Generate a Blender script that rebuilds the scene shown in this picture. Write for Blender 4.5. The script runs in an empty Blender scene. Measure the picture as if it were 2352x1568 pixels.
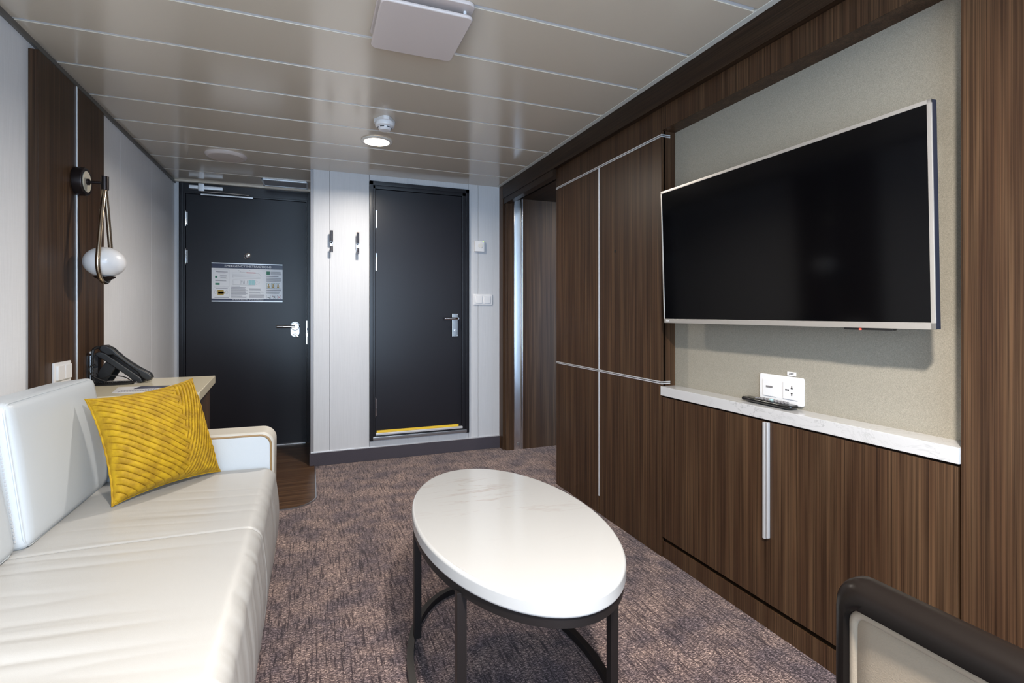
import bpy, bmesh, math, random
from mathutils import Vector, Matrix, noise
random.seed(7)
sc = bpy.context.scene
COL = sc.collection

# ------------------------------------------------------------------ camera
H = 1.10
cam_d = bpy.data.cameras.new('camera'); cam = bpy.data.objects.new('camera', cam_d); COL.objects.link(cam)
cam_d.sensor_fit = 'HORIZONTAL'; cam_d.sensor_width = 36.0
cam_d.lens = 1173.0 * 36.0 / 2352.0
cam_d.shift_y = -64.0 / 2352.0
cam_d.clip_start = 0.02
YAW = math.atan(464.0 / 1173.0)
cam.location = (0, 0, H); cam.rotation_euler = (math.pi / 2, 0, -YAW)
sc.camera = cam

# ------------------------------------------------------------------ world, exposure
w = bpy.data.worlds.new('World'); sc.world = w; w.use_nodes = True
bg = w.node_tree.nodes['Background']; bg.inputs[0].default_value = (0.75, 0.87, 1.0, 1); bg.inputs[1].default_value = 1.2
sc.view_settings.view_transform = 'Standard'; sc.view_settings.look = 'None'
sc.view_settings.gamma = 1.0; sc.view_settings.exposure = 0.27
sc.view_settings.use_curve_mapping = False

def area(name, loc, rot, sx, sy, power, color, spread=math.pi, shape='RECTANGLE'):
    l = bpy.data.lights.new(name, 'AREA'); l.shape = shape; l.size = sx
    if shape in ('RECTANGLE', 'ELLIPSE'): l.size_y = sy
    l.energy = power; l.color = color; l.spread = spread
    o = bpy.data.objects.new(name, l); COL.objects.link(o); o.location = loc; o.rotation_euler = rot
    return o
DAY = (0.55, 0.76, 1.0); WARM = (1.0, 0.915, 0.81)
# daylight entering through the windows in the rear wall (lounge and bedroom)
area('window_daylight', (0.30, -1.36, 1.15), (math.radians(90), 0, 0), 2.1, 1.8, 70, DAY)
area('bedroom_daylight', (2.9, -1.36, 1.15), (math.radians(90), 0, 0), 1.8, 1.8, 150, DAY)
# recessed downlights
DOWN = [(0.374, 3.157), (0.37, 0.0)]
for i, (x, y) in enumerate(DOWN):
    area('downlight_lamp', (x, y, 2.118), (0, 0, 0), 0.13, 0.13, 20 if i == 0 else 80, WARM, math.radians(165), 'DISK')
area('bedroom_downlight_lamp', (2.5, 3.3, 2.1), (0, 0, 0), 0.13, 0.13, 14, WARM, math.radians(165), 'DISK')

# ------------------------------------------------------------------ materials
def new_mat(name):
    m = bpy.data.materials.new(name); m.use_nodes = True
    nt = m.node_tree; p = nt.nodes['Principled BSDF']
    return m, nt, p
def inp(p, k, v):
    if k in p.inputs: p.inputs[k].default_value = v
def pbr(name, col, rough=0.5, metal=0.0, spec=0.5, coat=0.0, sheen=0.0, emit=None, es=0.0, bump=None):
    m, nt, p = new_mat(name)
    inp(p, 'Base Color', (*col, 1)); inp(p, 'Roughness', rough); inp(p, 'Metallic', metal)
    inp(p, 'Specular IOR Level', spec); inp(p, 'Coat Weight', coat); inp(p, 'Coat Roughness', 0.08); inp(p, 'Sheen Weight', sheen)
    if emit: inp(p, 'Emission Color', (*emit, 1)); inp(p, 'Emission Strength', es)
    if bump:
        sc_, st, dist = bump
        tc = nt.nodes.new('ShaderNodeNewGeometry'); n = nt.nodes.new('ShaderNodeTexNoise'); n.inputs['Scale'].default_value = sc_
        n.inputs['Detail'].default_value = 3
        b = nt.nodes.new('ShaderNodeBump'); b.inputs['Strength'].default_value = st; b.inputs['Distance'].default_value = dist
        nt.links.new(tc.outputs['Position'], n.inputs['Vector']); nt.links.new(n.outputs[0], b.inputs['Height'])
        nt.links.new(b.outputs[0], p.inputs['Normal'])
    return m
def mapped_noise(nt, scale3, detail=2.0, rough=0.5, base=1.0, dist=0.0):
    g = nt.nodes.new('ShaderNodeNewGeometry'); mp = nt.nodes.new('ShaderNodeMapping')
    mp.inputs['Scale'].default_value = scale3
    n = nt.nodes.new('ShaderNodeTexNoise'); n.inputs['Scale'].default_value = base
    n.inputs['Detail'].default_value = detail; n.inputs['Roughness'].default_value = rough; n.inputs['Distortion'].default_value = dist
    nt.links.new(g.outputs['Position'], mp.inputs['Vector']); nt.links.new(mp.outputs[0], n.inputs['Vector'])
    return n.outputs[0]
def ramp(nt, fac, stops, interp='LINEAR'):
    r = nt.nodes.new('ShaderNodeValToRGB'); r.color_ramp.interpolation = interp
    el = r.color_ramp.elements
    while len(el) < len(stops): el.new(0.5)
    for e, (pos, c) in zip(el, stops): e.position = pos; e.color = (*c, 1)
    nt.links.new(fac, r.inputs[0]); return r.outputs[0]
def mixc(nt, fac, a, b, mode='MIX'):
    m = nt.nodes.new('ShaderNodeMix'); m.data_type = 'RGBA'; m.blend_type = mode
    for s, v in ((m.inputs[0], fac), (m.inputs[6], a), (m.inputs[7], b)):
        if isinstance(v, (int, float)): s.default_value = v
        elif isinstance(v, tuple): s.default_value = (*v, 1)
        else: nt.links.new(v, s)
    return m.outputs[2]

def wood(name, grain='Z', k=1.0, rough=0.42):
    m, nt, p = new_mat(name)
    lo, hi = 1.2, {'a': 34.0, 'b': 230.0, 'c': 700.0}
    def s3(h):
        return {'Z': (h, h, lo), 'Y': (h, lo, h), 'X': (lo, h, h)}[grain]
    def kk(c): return tuple(v * k for v in c)
    broad = mapped_noise(nt, s3(hi['a']), 2, 0.6)
    fine = mapped_noise(nt, s3(hi['b']), 3, 0.65)
    hair = mapped_noise(nt, s3(hi['c']), 2, 0.6)
    c1 = ramp(nt, broad, [(0.32, kk((0.068, 0.034, 0.018))), (0.50, kk((0.092, 0.049, 0.026))), (0.66, kk((0.122, 0.069, 0.037)))])
    c2 = ramp(nt, fine, [(0.36, (0.50, 0.47, 0.45)), (0.50, (0.95, 0.95, 0.95)), (0.62, (1.25, 1.22, 1.18))])
    c3 = ramp(nt, hair, [(0.38, (0.62, 0.60, 0.58)), (0.56, (1.1, 1.1, 1.1))])
    c = mixc(nt, 1.0, c1, c2, 'MULTIPLY'); c = mixc(nt, 1.0, c, c3, 'MULTIPLY')
    nt.links.new(c, p.inputs['Base Color']); inp(p, 'Roughness', rough); inp(p, 'Specular IOR Level', 0.22)
    b = nt.nodes.new('ShaderNodeBump'); b.inputs['Strength'].default_value = 0.15; b.inputs['Distance'].default_value = 0.0006
    nt.links.new(fine, b.inputs['Height']); nt.links.new(b.outputs[0], p.inputs['Normal'])
    return m
WOOD = wood('walnut_veneer', 'Z', 0.66)
WOOD_Y = wood('walnut_veneer_lengthwise', 'Y', 0.30)
WOOD_X = wood('walnut_floor', 'X', 0.85, 0.32)

def linen(name, base, dark, rough=0.6):
    m, nt, p = new_mat(name)
    a = mapped_noise(nt, (330, 330, 6), 2, 0.6)
    b = mapped_noise(nt, (25, 25, 240), 1, 0.5)
    c = ramp(nt, a, [(0.35, dark), (0.6, base)])
    c = mixc(nt, 0.12, c, ramp(nt, b, [(0.4, dark), (0.6, base)]))
    nt.links.new(c, p.inputs['Base Color']); inp(p, 'Roughness', rough); inp(p, 'Specular IOR Level', 0.3)
    return m
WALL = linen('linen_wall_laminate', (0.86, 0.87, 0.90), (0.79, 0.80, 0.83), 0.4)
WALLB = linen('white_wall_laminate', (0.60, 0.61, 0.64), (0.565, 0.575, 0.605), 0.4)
def fabric_mat():
    m, nt, p = new_mat('niche_fabric')
    a = mapped_noise(nt, (500, 500, 500), 2, 0.7)
    nt.links.new(ramp(nt, a, [(0.3, (0.23, 0.215, 0.18)), (0.7, (0.36, 0.335, 0.28))]), p.inputs['Base Color'])
    inp(p, 'Roughness', 0.9); inp(p, 'Specular IOR Level', 0.1)
    return m
FABRIC = fabric_mat()

def ceiling_mat():
    m, nt, p = new_mat('ceiling_lacquer')
    inp(p, 'Base Color', (0.62, 0.55, 0.455, 1)); inp(p, 'Roughness', 0.17); inp(p, 'Specular IOR Level', 0.6)
    inp(p, 'Coat Weight', 0.35); inp(p, 'Coat Roughness', 0.15)
    return m
CEIL = ceiling_mat()
STRIP = pbr('joint_strip', (0.78, 0.84, 0.92), 0.3, 0.15)  # blue-white base colour stands in for the window's reflection on the ceiling joints

def carpet_mat():
    m, nt, p = new_mat('carpet')
    w1 = mapped_noise(nt, (120, 8, 1), 4, 0.8)
    w2 = mapped_noise(nt, (8, 120, 1), 4, 0.8)
    dash = mapped_noise(nt, (75, 260, 1), 3, 0.75)
    big = mapped_noise(nt, (6, 6, 6), 3, 0.6)
    sp = mapped_noise(nt, (260, 260, 260), 2, 0.7)
    base = ramp(nt, dash, [(0.40, (0.065, 0.045, 0.045)), (0.50, (0.24, 0.19, 0.17)), (0.58, (0.66, 0.55, 0.47))])
    base = mixc(nt, 1.0, base, ramp(nt, sp, [(0.38, (0.40, 0.38, 0.40)), (0.58, (1.3, 1.3, 1.3))]), 'MULTIPLY')
    dk = (0.036, 0.022, 0.026)
    f1 = ramp(nt, w1, [(0.50, (0, 0, 0)), (0.60, (0.95, 0.95, 0.95))]); f2 = ramp(nt, w2, [(0.50, (0, 0, 0)), (0.62, (1, 1, 1))])
    c = mixc(nt, f1, base, dk)
    mm = nt.nodes.new('ShaderNodeMath'); mm.operation = 'MULTIPLY'; nt.links.new(f2, mm.inputs[0]); mm.inputs[1].default_value = 0.7
    c = mixc(nt, mm.outputs[0], c, (0.085, 0.062, 0.068))
    tone = ramp(nt, big, [(0.38, (0.60, 0.60, 0.70)), (0.62, (1.25, 1.20, 1.13))])
    c = mixc(nt, 1.0, c, tone, 'MULTIPLY'); c = mixc(nt, 1.0, c, (0.66, 0.61, 0.65), 'MULTIPLY')
    nt.links.new(c, p.inputs['Base Color']); inp(p, 'Roughness', 0.95); inp(p, 'Specular IOR Level', 0.1); inp(p, 'Sheen Weight', 0.15)
    b = nt.nodes.new('ShaderNodeBump'); b.inputs['Strength'].default_value = 0.6; b.inputs['Distance'].default_value = 0.003
    nt.links.new(sp, b.inputs['Height']); nt.links.new(b.outputs[0], p.inputs['Normal'])
    return m
CARPET = carpet_mat()

def marble_mat(name, base, vein, sc3, amt, rough):
    m, nt, p = new_mat(name)
    n = mapped_noise(nt, sc3, 5, 0.6, 1, 1.2)
    v = ramp(nt, n, [(0.475, base), (0.498, tuple(b * (1 - amt) + a * amt for a, b in zip(vein, base))), (0.515, base)])
    big = mapped_noise(nt, (2.5, 2.5, 2.5), 2, 0.5)
    msk = ramp(nt, big, [(0.50, (0, 0, 0)), (0.68, (1, 1, 1))])
    c = mixc(nt, msk, base, v)
    nt.links.new(c, p.inputs['Base Color']); inp(p, 'Roughness', rough); inp(p, 'Coat Weight', 0.3)
    return m
TABLE_TOP = marble_mat('table_marble', (0.46, 0.46, 0.46), (0.35, 0.30, 0.26), (1.0, 9, 4), 0.8, 0.16)
MARBLE = marble_mat('counter_marble', (0.53, 0.53, 0.54), (0.26, 0.26, 0.27), (9, 9, 14), 0.75, 0.2)
DESKTOP = pbr('cream_lacquer_top', (0.78, 0.71, 0.54), 0.22, coat=0.4)
DOOR = pbr('black_door_paint', (0.013, 0.0125, 0.017), 0.30, spec=0.3)
DOORF = pbr('black_frame_paint', (0.012, 0.012, 0.016), 0.26, spec=0.35)
STEEL = pbr('brushed_steel', (0.46, 0.47, 0.49), 0.28, 1.0)
MIRROR = pbr('polished_steel', (0.72, 0.73, 0.75), 0.16, 1.0)
ALU = pbr('aluminium', (0.72, 0.73, 0.76), 0.35, 0.55)
CHROME = pbr('chrome', (0.8, 0.8, 0.82), 0.08, 1.0)
GOLD = pbr('champagne_metal', (0.42, 0.35, 0.27), 0.22, 1.0)
BRONZE = pbr('dark_bronze', (0.030, 0.022, 0.022), 0.28, 0.6)
BLACKM = pbr('table_frame_paint', (0.012, 0.010, 0.010), 0.38, 0.0, spec=0.3)
WHITEP = pbr('white_plastic', (0.76, 0.76, 0.78), 0.3)
OFFW = pbr('off_white_plastic', (0.72, 0.70, 0.66), 0.35)
PINKW = pbr('diffuser_plate_paint', (0.64, 0.57, 0.55), 0.25)
BLACKP = pbr('black_plastic', (0.012, 0.012, 0.013), 0.38)
BLACKG = pbr('gloss_black', (0.006, 0.006, 0.007), 0.12)
DARK = pbr('dark_void', (0.006, 0.006, 0.006), 0.8)
SCREEN = pbr('tv_glass', (0.0015, 0.0015, 0.002), 0.10, spec=0.25)
TVFRAME = pbr('tv_silver', (0.55, 0.52, 0.49), 0.32, 0.6)
OPAL = pbr('opal_glass', (0.76, 0.76, 0.78), 0.3, coat=0.2)
LEATHER = pbr('white_leather', (0.56, 0.60, 0.64), 0.42, bump=(420, 0.25, 0.0008))
SEATL = pbr('ivory_leather', (0.45, 0.445, 0.435), 0.40, bump=(420, 0.22, 0.0008))
CREAMP = pbr('cream_arm_wrap', (0.56, 0.53, 0.47), 0.4)
TAN = pbr('tan_piping', (0.30, 0.19, 0.085), 0.5)
SKIRT = pbr('plum_carpet_skirting', (0.055, 0.048, 0.062), 0.9, bump=(300, 0.5, 0.002))
YELLOWT = pbr('yellow_tape', (0.75, 0.50, 0.03), 0.5)
PAPER = pbr('paper', (0.78, 0.78, 0.80), 0.25)
INK = pbr('grey_print', (0.16, 0.16, 0.20), 0.5)
NAVY = pbr('navy_print', (0.008, 0.010, 0.045), 0.3)
GREEN = pbr('green_print', (0.01, 0.17, 0.08), 0.4)
CYANP = pbr('pale_cyan_print', (0.35, 0.62, 0.65), 0.4)
REDP = pbr('red_print', (0.55, 0.02, 0.02), 0.4)
OCHRE = pbr('ochre_print', (0.38, 0.24, 0.02), 0.4)
LEDR = pbr('red_led', (0.5, 0, 0), 0.4, emit=(1, 0.05, 0.03), es=6)
LEDG = pbr('green_led', (0.2, 0.5, 0.05), 0.4, emit=(0.5, 1, 0.1), es=1.5)
LAMP = pbr('lit_lamp_glass', (1, 0.95, 0.85), 0.4, emit=(1.0, 0.86, 0.66), es=16)
DARKWOOD = pbr('espresso_lacquer', (0.0065, 0.005, 0.0045), 0.30, spec=0.12)
CHAIRF = pbr('beige_suede', (0.225, 0.185, 0.14), 0.95, spec=0.1, sheen=0.05, bump=(600, 0.4, 0.0006))
GREY = pbr('grey_metal_trim', (0.26, 0.25, 0.26), 0.4, 0.3)
CREASE = pbr('grey_crease', (0.55, 0.56, 0.58), 0.7)
DCHROME = pbr('dark_chrome', (0.05, 0.04, 0.038), 0.12, 1.0)
def velvet():
    m, nt, p = new_mat('mustard_velvet')
    n = mapped_noise(nt, (30, 30, 30), 3, 0.6)
    c = ramp(nt, n, [(0.35, (0.34, 0.185, 0.002)), (0.65, (0.54, 0.325, 0.004))])
    nt.links.new(c, p.inputs['Base Color']); inp(p, 'Roughness', 0.75); inp(p, 'Sheen Weight', 0.10); inp(p, 'Sheen Roughness', 0.35)
    inp(p, 'Sheen Tint', (1.0, 0.82, 0.25, 1))
    return m
VELVET = velvet()
def glass_mat():
    m, nt, p = new_mat('window_glass'); inp(p, 'Roughness', 0.0); inp(p, 'Transmission Weight', 1.0); inp(p, 'IOR', 1.45)
    return m
GLASS = glass_mat()

# ------------------------------------------------------------------ mesh helpers
def merge(bm, t):
    me = bpy.data.meshes.new('tmp'); t.to_mesh(me); t.free(); bm.from_mesh(me); bpy.data.meshes.remove(me)
def box(bm, x0, x1, y0, y1, z0, z1, bev=0.0, seg=2, M=None):
    t = bmesh.new(); bmesh.ops.create_cube(t, size=1.0)
    for v in t.verts:
        v.co = Vector(((x0 + x1) / 2 + v.co.x * (x1 - x0), (y0 + y1) / 2 + v.co.y * (y1 - y0), (z0 + z1) / 2 + v.co.z * (z1 - z0)))
    if bev > 0: bmesh.ops.bevel(t, geom=list(t.edges), offset=bev, segments=seg, profile=0.5, affect='EDGES')
    if M is not None: bmesh.ops.transform(t, matrix=M, verts=t.verts)
    merge(bm, t)
def frame_axes(d):
    d = d.normalized(); a = Vector((0, 0, 1)) if abs(d.z) < 0.9 else Vector((1, 0, 0))
    u = d.cross(a).normalized(); return u, d.cross(u).normalized()
def cyl(bm, p0, p1, r0, r1=None, seg=24):
    p0, p1 = Vector(p0), Vector(p1); r1 = r0 if r1 is None else r1
    u, v = frame_axes(p1 - p0)
    A = [bm.verts.new(p0 + (u * math.cos(a) + v * math.sin(a)) * r0) for a in [2 * math.pi * i / seg for i in range(seg)]]
    B = [bm.verts.new(p1 + (u * math.cos(a) + v * math.sin(a)) * r1) for a in [2 * math.pi * i / seg for i in range(seg)]]
    for i in range(seg): bm.faces.new((A[i], A[(i + 1) % seg], B[(i + 1) % seg], B[i]))
    bm.faces.new(A[::-1]); bm.faces.new(B)
def tube(bm, pts, r, seg=10, closed=False):
    pts = [Vector(p) for p in pts]; n = len(pts); rings = []; pu = None
    for i, p in enumerate(pts):
        if closed: d = pts[(i + 1) % n] - pts[i - 1]
        else: d = pts[min(i + 1, n - 1)] - pts[max(i - 1, 0)]
        d.normalize()
        if pu is None: u, v = frame_axes(d)
        else:
            u = pu - d * pu.dot(d)
            if u.length < 1e-6: u, v = frame_axes(d)
            u.normalize(); v = d.cross(u)
        pu = u
        rr = r[i] if isinstance(r, (list, tuple)) else r
        rings.append([bm.verts.new(p + (u * math.cos(2 * math.pi * k / seg) + v * math.sin(2 * math.pi * k / seg)) * rr) for k in range(seg)])
    m = n if closed else n - 1
    for i in range(m):
        a, b = rings[i], rings[(i + 1) % n]
        for k in range(seg): bm.faces.new((a[k], a[(k + 1) % seg], b[(k + 1) % seg], b[k]))
    if not closed: bm.faces.new(rings[0][::-1]); bm.faces.new(rings[-1])
def lathe(bm, prof, M, seg=40, cap=True):
    rings = []
    for r, z in prof:
        if r < 1e-6: rings.append([bm.verts.new(M @ Vector((0, 0, z)))])
        else: rings.append([bm.verts.new(M @ Vector((r * math.cos(2 * math.pi * k / seg), r * math.sin(2 * math.pi * k / seg), z))) for k in range(seg)])
    for a, b in zip(rings, rings[1:]):
        for k in range(seg):
            k2 = (k + 1) % seg
            if len(a) == 1: bm.faces.new((a[0], b[k2], b[k]))
            elif len(b) == 1: bm.faces.new((a[k], a[k2], b[0]))
            else: bm.faces.new((a[k], a[k2], b[k2], b[k]))
    if cap:
        if len(rings[0]) > 1: bm.faces.new(rings[0][::-1])
        if len(rings[-1]) > 1: bm.faces.new(rings[-1])
def prism(bm, poly, f, h0, h1, bev=0.0):
    """poly 2D points, f(a, b, h) -> world point"""
    t = bmesh.new()
    A = [t.verts.new(f(a, b, h0)) for a, b in poly]; B = [t.verts.new(f(a, b, h1)) for a, b in poly]
    n = len(poly); t.faces.new(A[::-1]); t.faces.new(B)
    for i in range(n): t.faces.new((A[i], A[(i + 1) % n], B[(i + 1) % n], B[i]))
    bmesh.ops.recalc_face_normals(t, faces=t.faces)
    if bev > 0:
        capedges = [e for e in t.edges if (set(e.verts) <= set(A)) or (set(e.verts) <= set(B))]
        bmesh.ops.bevel(t, geom=capedges, offset=bev, segments=3, profile=0.5, affect='EDGES')
    merge(bm, t)
def rrect(w, h, r, n=6, cx=0, cy=0):
    out = []
    for sx, sy, a0 in ((1, 1, 0), (-1, 1, 90), (-1, -1, 180), (1, -1, 270)):
        for i in range(n + 1):
            a = math.radians(a0 + 90 * i / n)
            out.append((cx + sx * (w / 2 - r) + r * math.cos(a), cy + sy * (h / 2 - r) + r * math.sin(a)))
    return out
def link(o, parent=None):
    COL.objects.link(o)
    if parent is not None: o.parent = parent
    return o
def wloc(p):
    v = Vector((0, 0, 0))
    while p is not None: v = v + p.location; p = p.parent
    return v
def build(name, bm, mat, parent=None, smooth=True, ang=38, label=None):
    if isinstance(bm, (list, tuple)):
        pass
    me = bpy.data.meshes.new(name)
    bmesh.ops.recalc_face_normals(bm, faces=bm.faces)
    if parent is not None: off = wloc(parent)
    else:
        xs = [v.co for v in bm.verts]
        off = Vector(((min(v.x for v in xs) + max(v.x for v in xs)) / 2, (min(v.y for v in xs) + max(v.y for v in xs)) / 2, min(v.z for v in xs)))
    for v in bm.verts: v.co -= off
    bm.to_mesh(me); bm.free()
    me.materials.append(mat)
    if smooth:
        me.polygons.foreach_set('use_smooth', [True] * len(me.polygons)); me.set_sharp_from_angle(angle=math.radians(ang))
    o = bpy.data.objects.new(name, me)
    if smooth and ang < 50:
        wm = o.modifiers.new('weighted', 'WEIGHTED_NORMAL'); wm.keep_sharp = True
    if parent is None: o.location = off
    link(o, parent)
    if label: o['label'] = label
    return o
def bx(name, mat, dims, parent=None, bev=0.0, label=None, seg=2):
    bm = bmesh.new(); box(bm, *dims, bev=bev, seg=seg); return build(name, bm, mat, parent, label=label)
def thing(name, label, cat, loc, group=None):
    o = bpy.data.objects.new(name, None); o.empty_display_size = 0.05; o.location = loc; COL.objects.link(o)
    return tag(o, label, cat, group)
def tag(o, label, cat, group=None):
    o['label'] = label; o['category'] = cat
    if group: o['group'] = group
    return o
def struct(o): o['kind'] = 'structure'; return o
def text(name, s, size, M, mat, parent, align='CENTER', ext=0.0004, sx=1.0):
    cu = bpy.data.curves.new('t', 'FONT'); cu.body = s; cu.size = size; cu.extrude = ext; cu.align_x = align; cu.align_y = 'CENTER'; cu.resolution_u = 3
    t = bpy.data.objects.new('t', cu); COL.objects.link(t)
    bpy.context.view_layer.update()
    me = bpy.data.meshes.new_from_object(t.evaluated_get(bpy.context.evaluated_depsgraph_get()))
    bpy.data.objects.remove(t); bpy.data.curves.remove(cu)
    me.transform(Matrix.Translation(-wloc(parent)) @ M @ Matrix.Diagonal((sx, 1, 1, 1)))
    me.materials.clear(); me.materials.append(mat)
    o = bpy.data.objects.new(name, me); link(o, parent); return o
def plane_M(origin, ux, uy):
    ux, uy = Vector(ux), Vector(uy); n = ux.cross(uy)
    M = Matrix(((ux.x, uy.x, n.x, origin[0]), (ux.y, uy.y, n.y, origin[1]), (ux.z, uy.z, n.z, origin[2]), (0, 0, 0, 1)))
    return M
def soft_box(bm, f, hx, hy, hz, r, n=14, bulge=(0.0, 0.0, 0.0)):
    """rounded, slightly inflated box. f maps local point to world"""
    t = bmesh.new(); bmesh.ops.create_cube(t, size=2.0)
    bmesh.ops.subdivide_edges(t, edges=t.edges[:], cuts=n, use_grid_fill=True)
    for v in t.verts:
        p = v.co; h = Vector((hx, hy, hz)); q = Vector((p.x * hx, p.y * hy, p.z * hz))
        # denser towards the edges
        q = Vector([math.copysign(hh * math.sin(abs(c) * math.pi / 2), c) for c, hh in zip(p, h)])
        inner = Vector([max(-hh + r, min(hh - r, c)) for c, hh in zip(q, h)])
        d = q - inner
        if d.length > 1e-9: q = inner + d.normalized() * r
        bx_ = math.copysign(1, p.x) * bulge[0] * (1 - p.y ** 2) * (1 - p.z ** 2) * abs(p.x)
        by_ = math.copysign(1, p.y) * bulge[1] * (1 - p.x ** 2) * (1 - p.z ** 2) * abs(p.y)
        bz_ = math.copysign(1, p.z) * bulge[2] * (1 - p.x ** 2) * (1 - p.y ** 2) * abs(p.z)
        q = q + Vector((bx_, by_, bz_))
        v.co = f(q)
    merge(bm, t)

# ------------------------------------------------------------------ constants of the room
ZC = 2.14; XL = -0.985; XR = 1.48; YB = 3.95; YE = 4.68; YR = -1.4

# ------------------------------------------------------------------ floor
struct(bx('floor', CARPET, (XL - .1, 4.2, YR - .1, YE + .2, -0.1, 0.0)))
# wooden inlay by the entrance, with a rounded corner and metal edging
def inlay(r, x1, y0, grow=0.0, n=10):
    pts = [(XL, YE), (XL, y0 - grow)]
    cx, cy = x1 - r, y0 + r
    for i in range(n + 1):
        a = math.radians(270 + 90 * i / n); pts.append((cx + (r + grow) * math.cos(a), cy + (r + grow) * math.sin(a)))
    pts.append((x1 + grow, YE)); return pts
bm = bmesh.new(); prism(bm, inlay(.15, .030, 3.128), lambda a, b, h: Vector((a, b, h)), -0.01, 0.006)
fw = struct(build('floor_wood', bm, WOOD_X, None, smooth=False))
bm = bmesh.new()
e0 = inlay(.15, .030, 3.128)[1:]; e1 = inlay(.15, .030, 3.128, .007)[1:]
for (a, b), (c, d) in zip(zip(e0, e0[1:]), zip(e1, e1[1:])):
    vs = [bm.verts.new((*p, z)) for p in (a, b, d, c) for z in (0.0, 0.008)]
    A0, A1, B0, B1, D0, D1, C0, C1 = vs
    for q in ((A1, B1, D1, C1), (A0, A1, C1, C0), (B0, D0, D1, B1), (A0, B0, B1, A1), (C0, C1, D1, D0)): bm.faces.new(q)
struct(build('trim_1', bm, STEEL, None, smooth=False))

# ------------------------------------------------------------------ ceiling: long boards with joint strips
bm = bmesh.new()
XC1 = 1.425
joints = [1.322 + 0.3325 * k for k in range(-8, 10)]
ys = [YR] + joints + [YE + .05]
for a, b in zip(ys, ys[1:]):
    box(bm, XL - .02, XC1, a + .0085, b - .0085, ZC, ZC + .03, bev=.002)
ce = struct(build('ceiling', bm, CEIL))
bm = bmesh.new(); box(bm, XL - .1, 4.2, YR - .1, YE + .2, ZC + .03, ZC + .08); struct(build('ceiling_deck', bm, CEIL))
bm = bmesh.new()
for y in joints: box(bm, XL - .005, 1.413, y - .0085, y + .0085, ZC + .0025, ZC + .02, bev=.002)
struct(build('trim_2', bm, STRIP))
bm = bmesh.new()   # edge profiles against the walls
box(bm, 1.425, 1.452, YR, YB, ZC - .002, ZC + .03, bev=.001); struct(build('trim_3', bm, pbr('edge_profile', (0.62, 0.62, 0.58), 0.3)))
bm = bmesh.new(); box(bm, XL - .01, XL + .012, YR, YE, ZC - .02, ZC + .001, bev=.001); struct(build('trim_4', bm, pbr('dark_edge_profile', (0.12, 0.11, 0.10), 0.4)))
bm = bmesh.new(); box(bm, XL, .004, YE - .05, YE, ZC - .012, ZC + .01, bev=.002); struct(build('trim_5', bm, CEIL))

# ------------------------------------------------------------------ left wall
bm = bmesh.new()
seams = [YR, -.77, -.16, .44, 1.05, 1.65, 2.25, 2.852, 3.454, 4.06, YE]
for a, b in zip(seams, seams[1:]): box(bm, XL - .03, XL, a + .0012, b - .0012, 0, ZC + .02, bev=.001)
box(bm, XL - .08, XL - .005, YR - .1, YE + .2, 0, ZC + .02)
struct(build('wall_left', bm, WALL))
# rear wall (behind the camera) with windows
bm = bmesh.new()
def wall_y(bm, x0, x1, y0, y1, z0, z1, holes):
    xs = sorted({x0, x1, *[h[0] for h in holes], *[h[1] for h in holes]})
    for a, b in zip(xs, xs[1:]):
        m = (a + b) / 2; hs = [h for h in holes if h[0] < m < h[1]]
        if not hs: box(bm, a, b, y0, y1, z0, z1)
        else:
            h = hs[0]
            if h[2] > z0: box(bm, a, b, y0, y1, z0, h[2])
            if h[3] < z1: box(bm, a, b, y0, y1, h[3], z1)
wall_y(bm, XL - .1, 4.2, YR - .1, YR, 0, ZC + .03, [(-.75, 1.35, .2, 2.05), (2.0, 3.8, .2, 2.05)])
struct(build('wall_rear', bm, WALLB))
for k, (a, b) in enumerate(((-.75, 1.35), (2.0, 3.8))):
    wn = thing('window_%d' % (k + 1), 'x', 'window', ((a + b) / 2, YR - .05, .2)); del wn['label']; del wn['category']; wn['kind'] = 'structure'
    bm = bmesh.new()
    for d in ((a, a + .05, .2, 2.05), (b - .05, b, .2, 2.05), (a, b, .2, .25), (a, b, 2.0, 2.05), ((a + b) / 2 - .025, (a + b) / 2 + .025, .2, 2.05)):
        box(bm, d[0], d[1], YR - .08, YR - .03, d[2], d[3], bev=.004)
    build('window_frame', bm, WHITEP, wn)
    bx('pane', GLASS, (a + .04, b - .04, YR - .06, YR - .052, .24, 2.01), wn)

# ------------------------------------------------------------------ entrance alcove
bm = bmesh.new()
box(bm, XL - .1, XL + .033, YE, YE + .1, 0, ZC + .02); box(bm, .003, .2, YE, YE + .1, 0, ZC + .02); box(bm, XL, .1, YE + .06, YE + .16, 0, ZC + .02)
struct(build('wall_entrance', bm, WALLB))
# bathroom block: front wall panels facing the lounge and its flank
bm = bmesh.new()
fr = (.412, 1.186, .148, 2.095)
def seamed(x0, x1, z0, z1): box(bm, x0 + .001, x1 - .001, YB, YB + .03, z0, z1, bev=.001)
seamed(.023, .134, .10, ZC + .02); seamed(.134, .413, .10, ZC + .02)
seamed(.413, .70, 2.09, ZC + .02); seamed(.70, 1.185, 2.09, ZC + .02)
seamed(.413, .70, .10, .15); seamed(.70, 1.185, .10, .15)
seamed(1.185, 1.267, .10, ZC + .02); seamed(1.267, 1.462, .10, ZC + .02)
box(bm, .035, .412, YB + .03, YB + .1, 0, ZC + .02); box(bm, 1.186, 1.47, YB + .03, YB + .1, 0, ZC + .02)
box(bm, .41, 1.19, YB + .12, YB + .2, 0, ZC + .02)
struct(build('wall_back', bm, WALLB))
bm = bmesh.new(); box(bm, .006, .036, YB + .004, YE, 0, ZC + .02); struct(build('wall_flank', bm, pbr('flank_laminate', (0.36, 0.33, 0.31), 0.45)))
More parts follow.
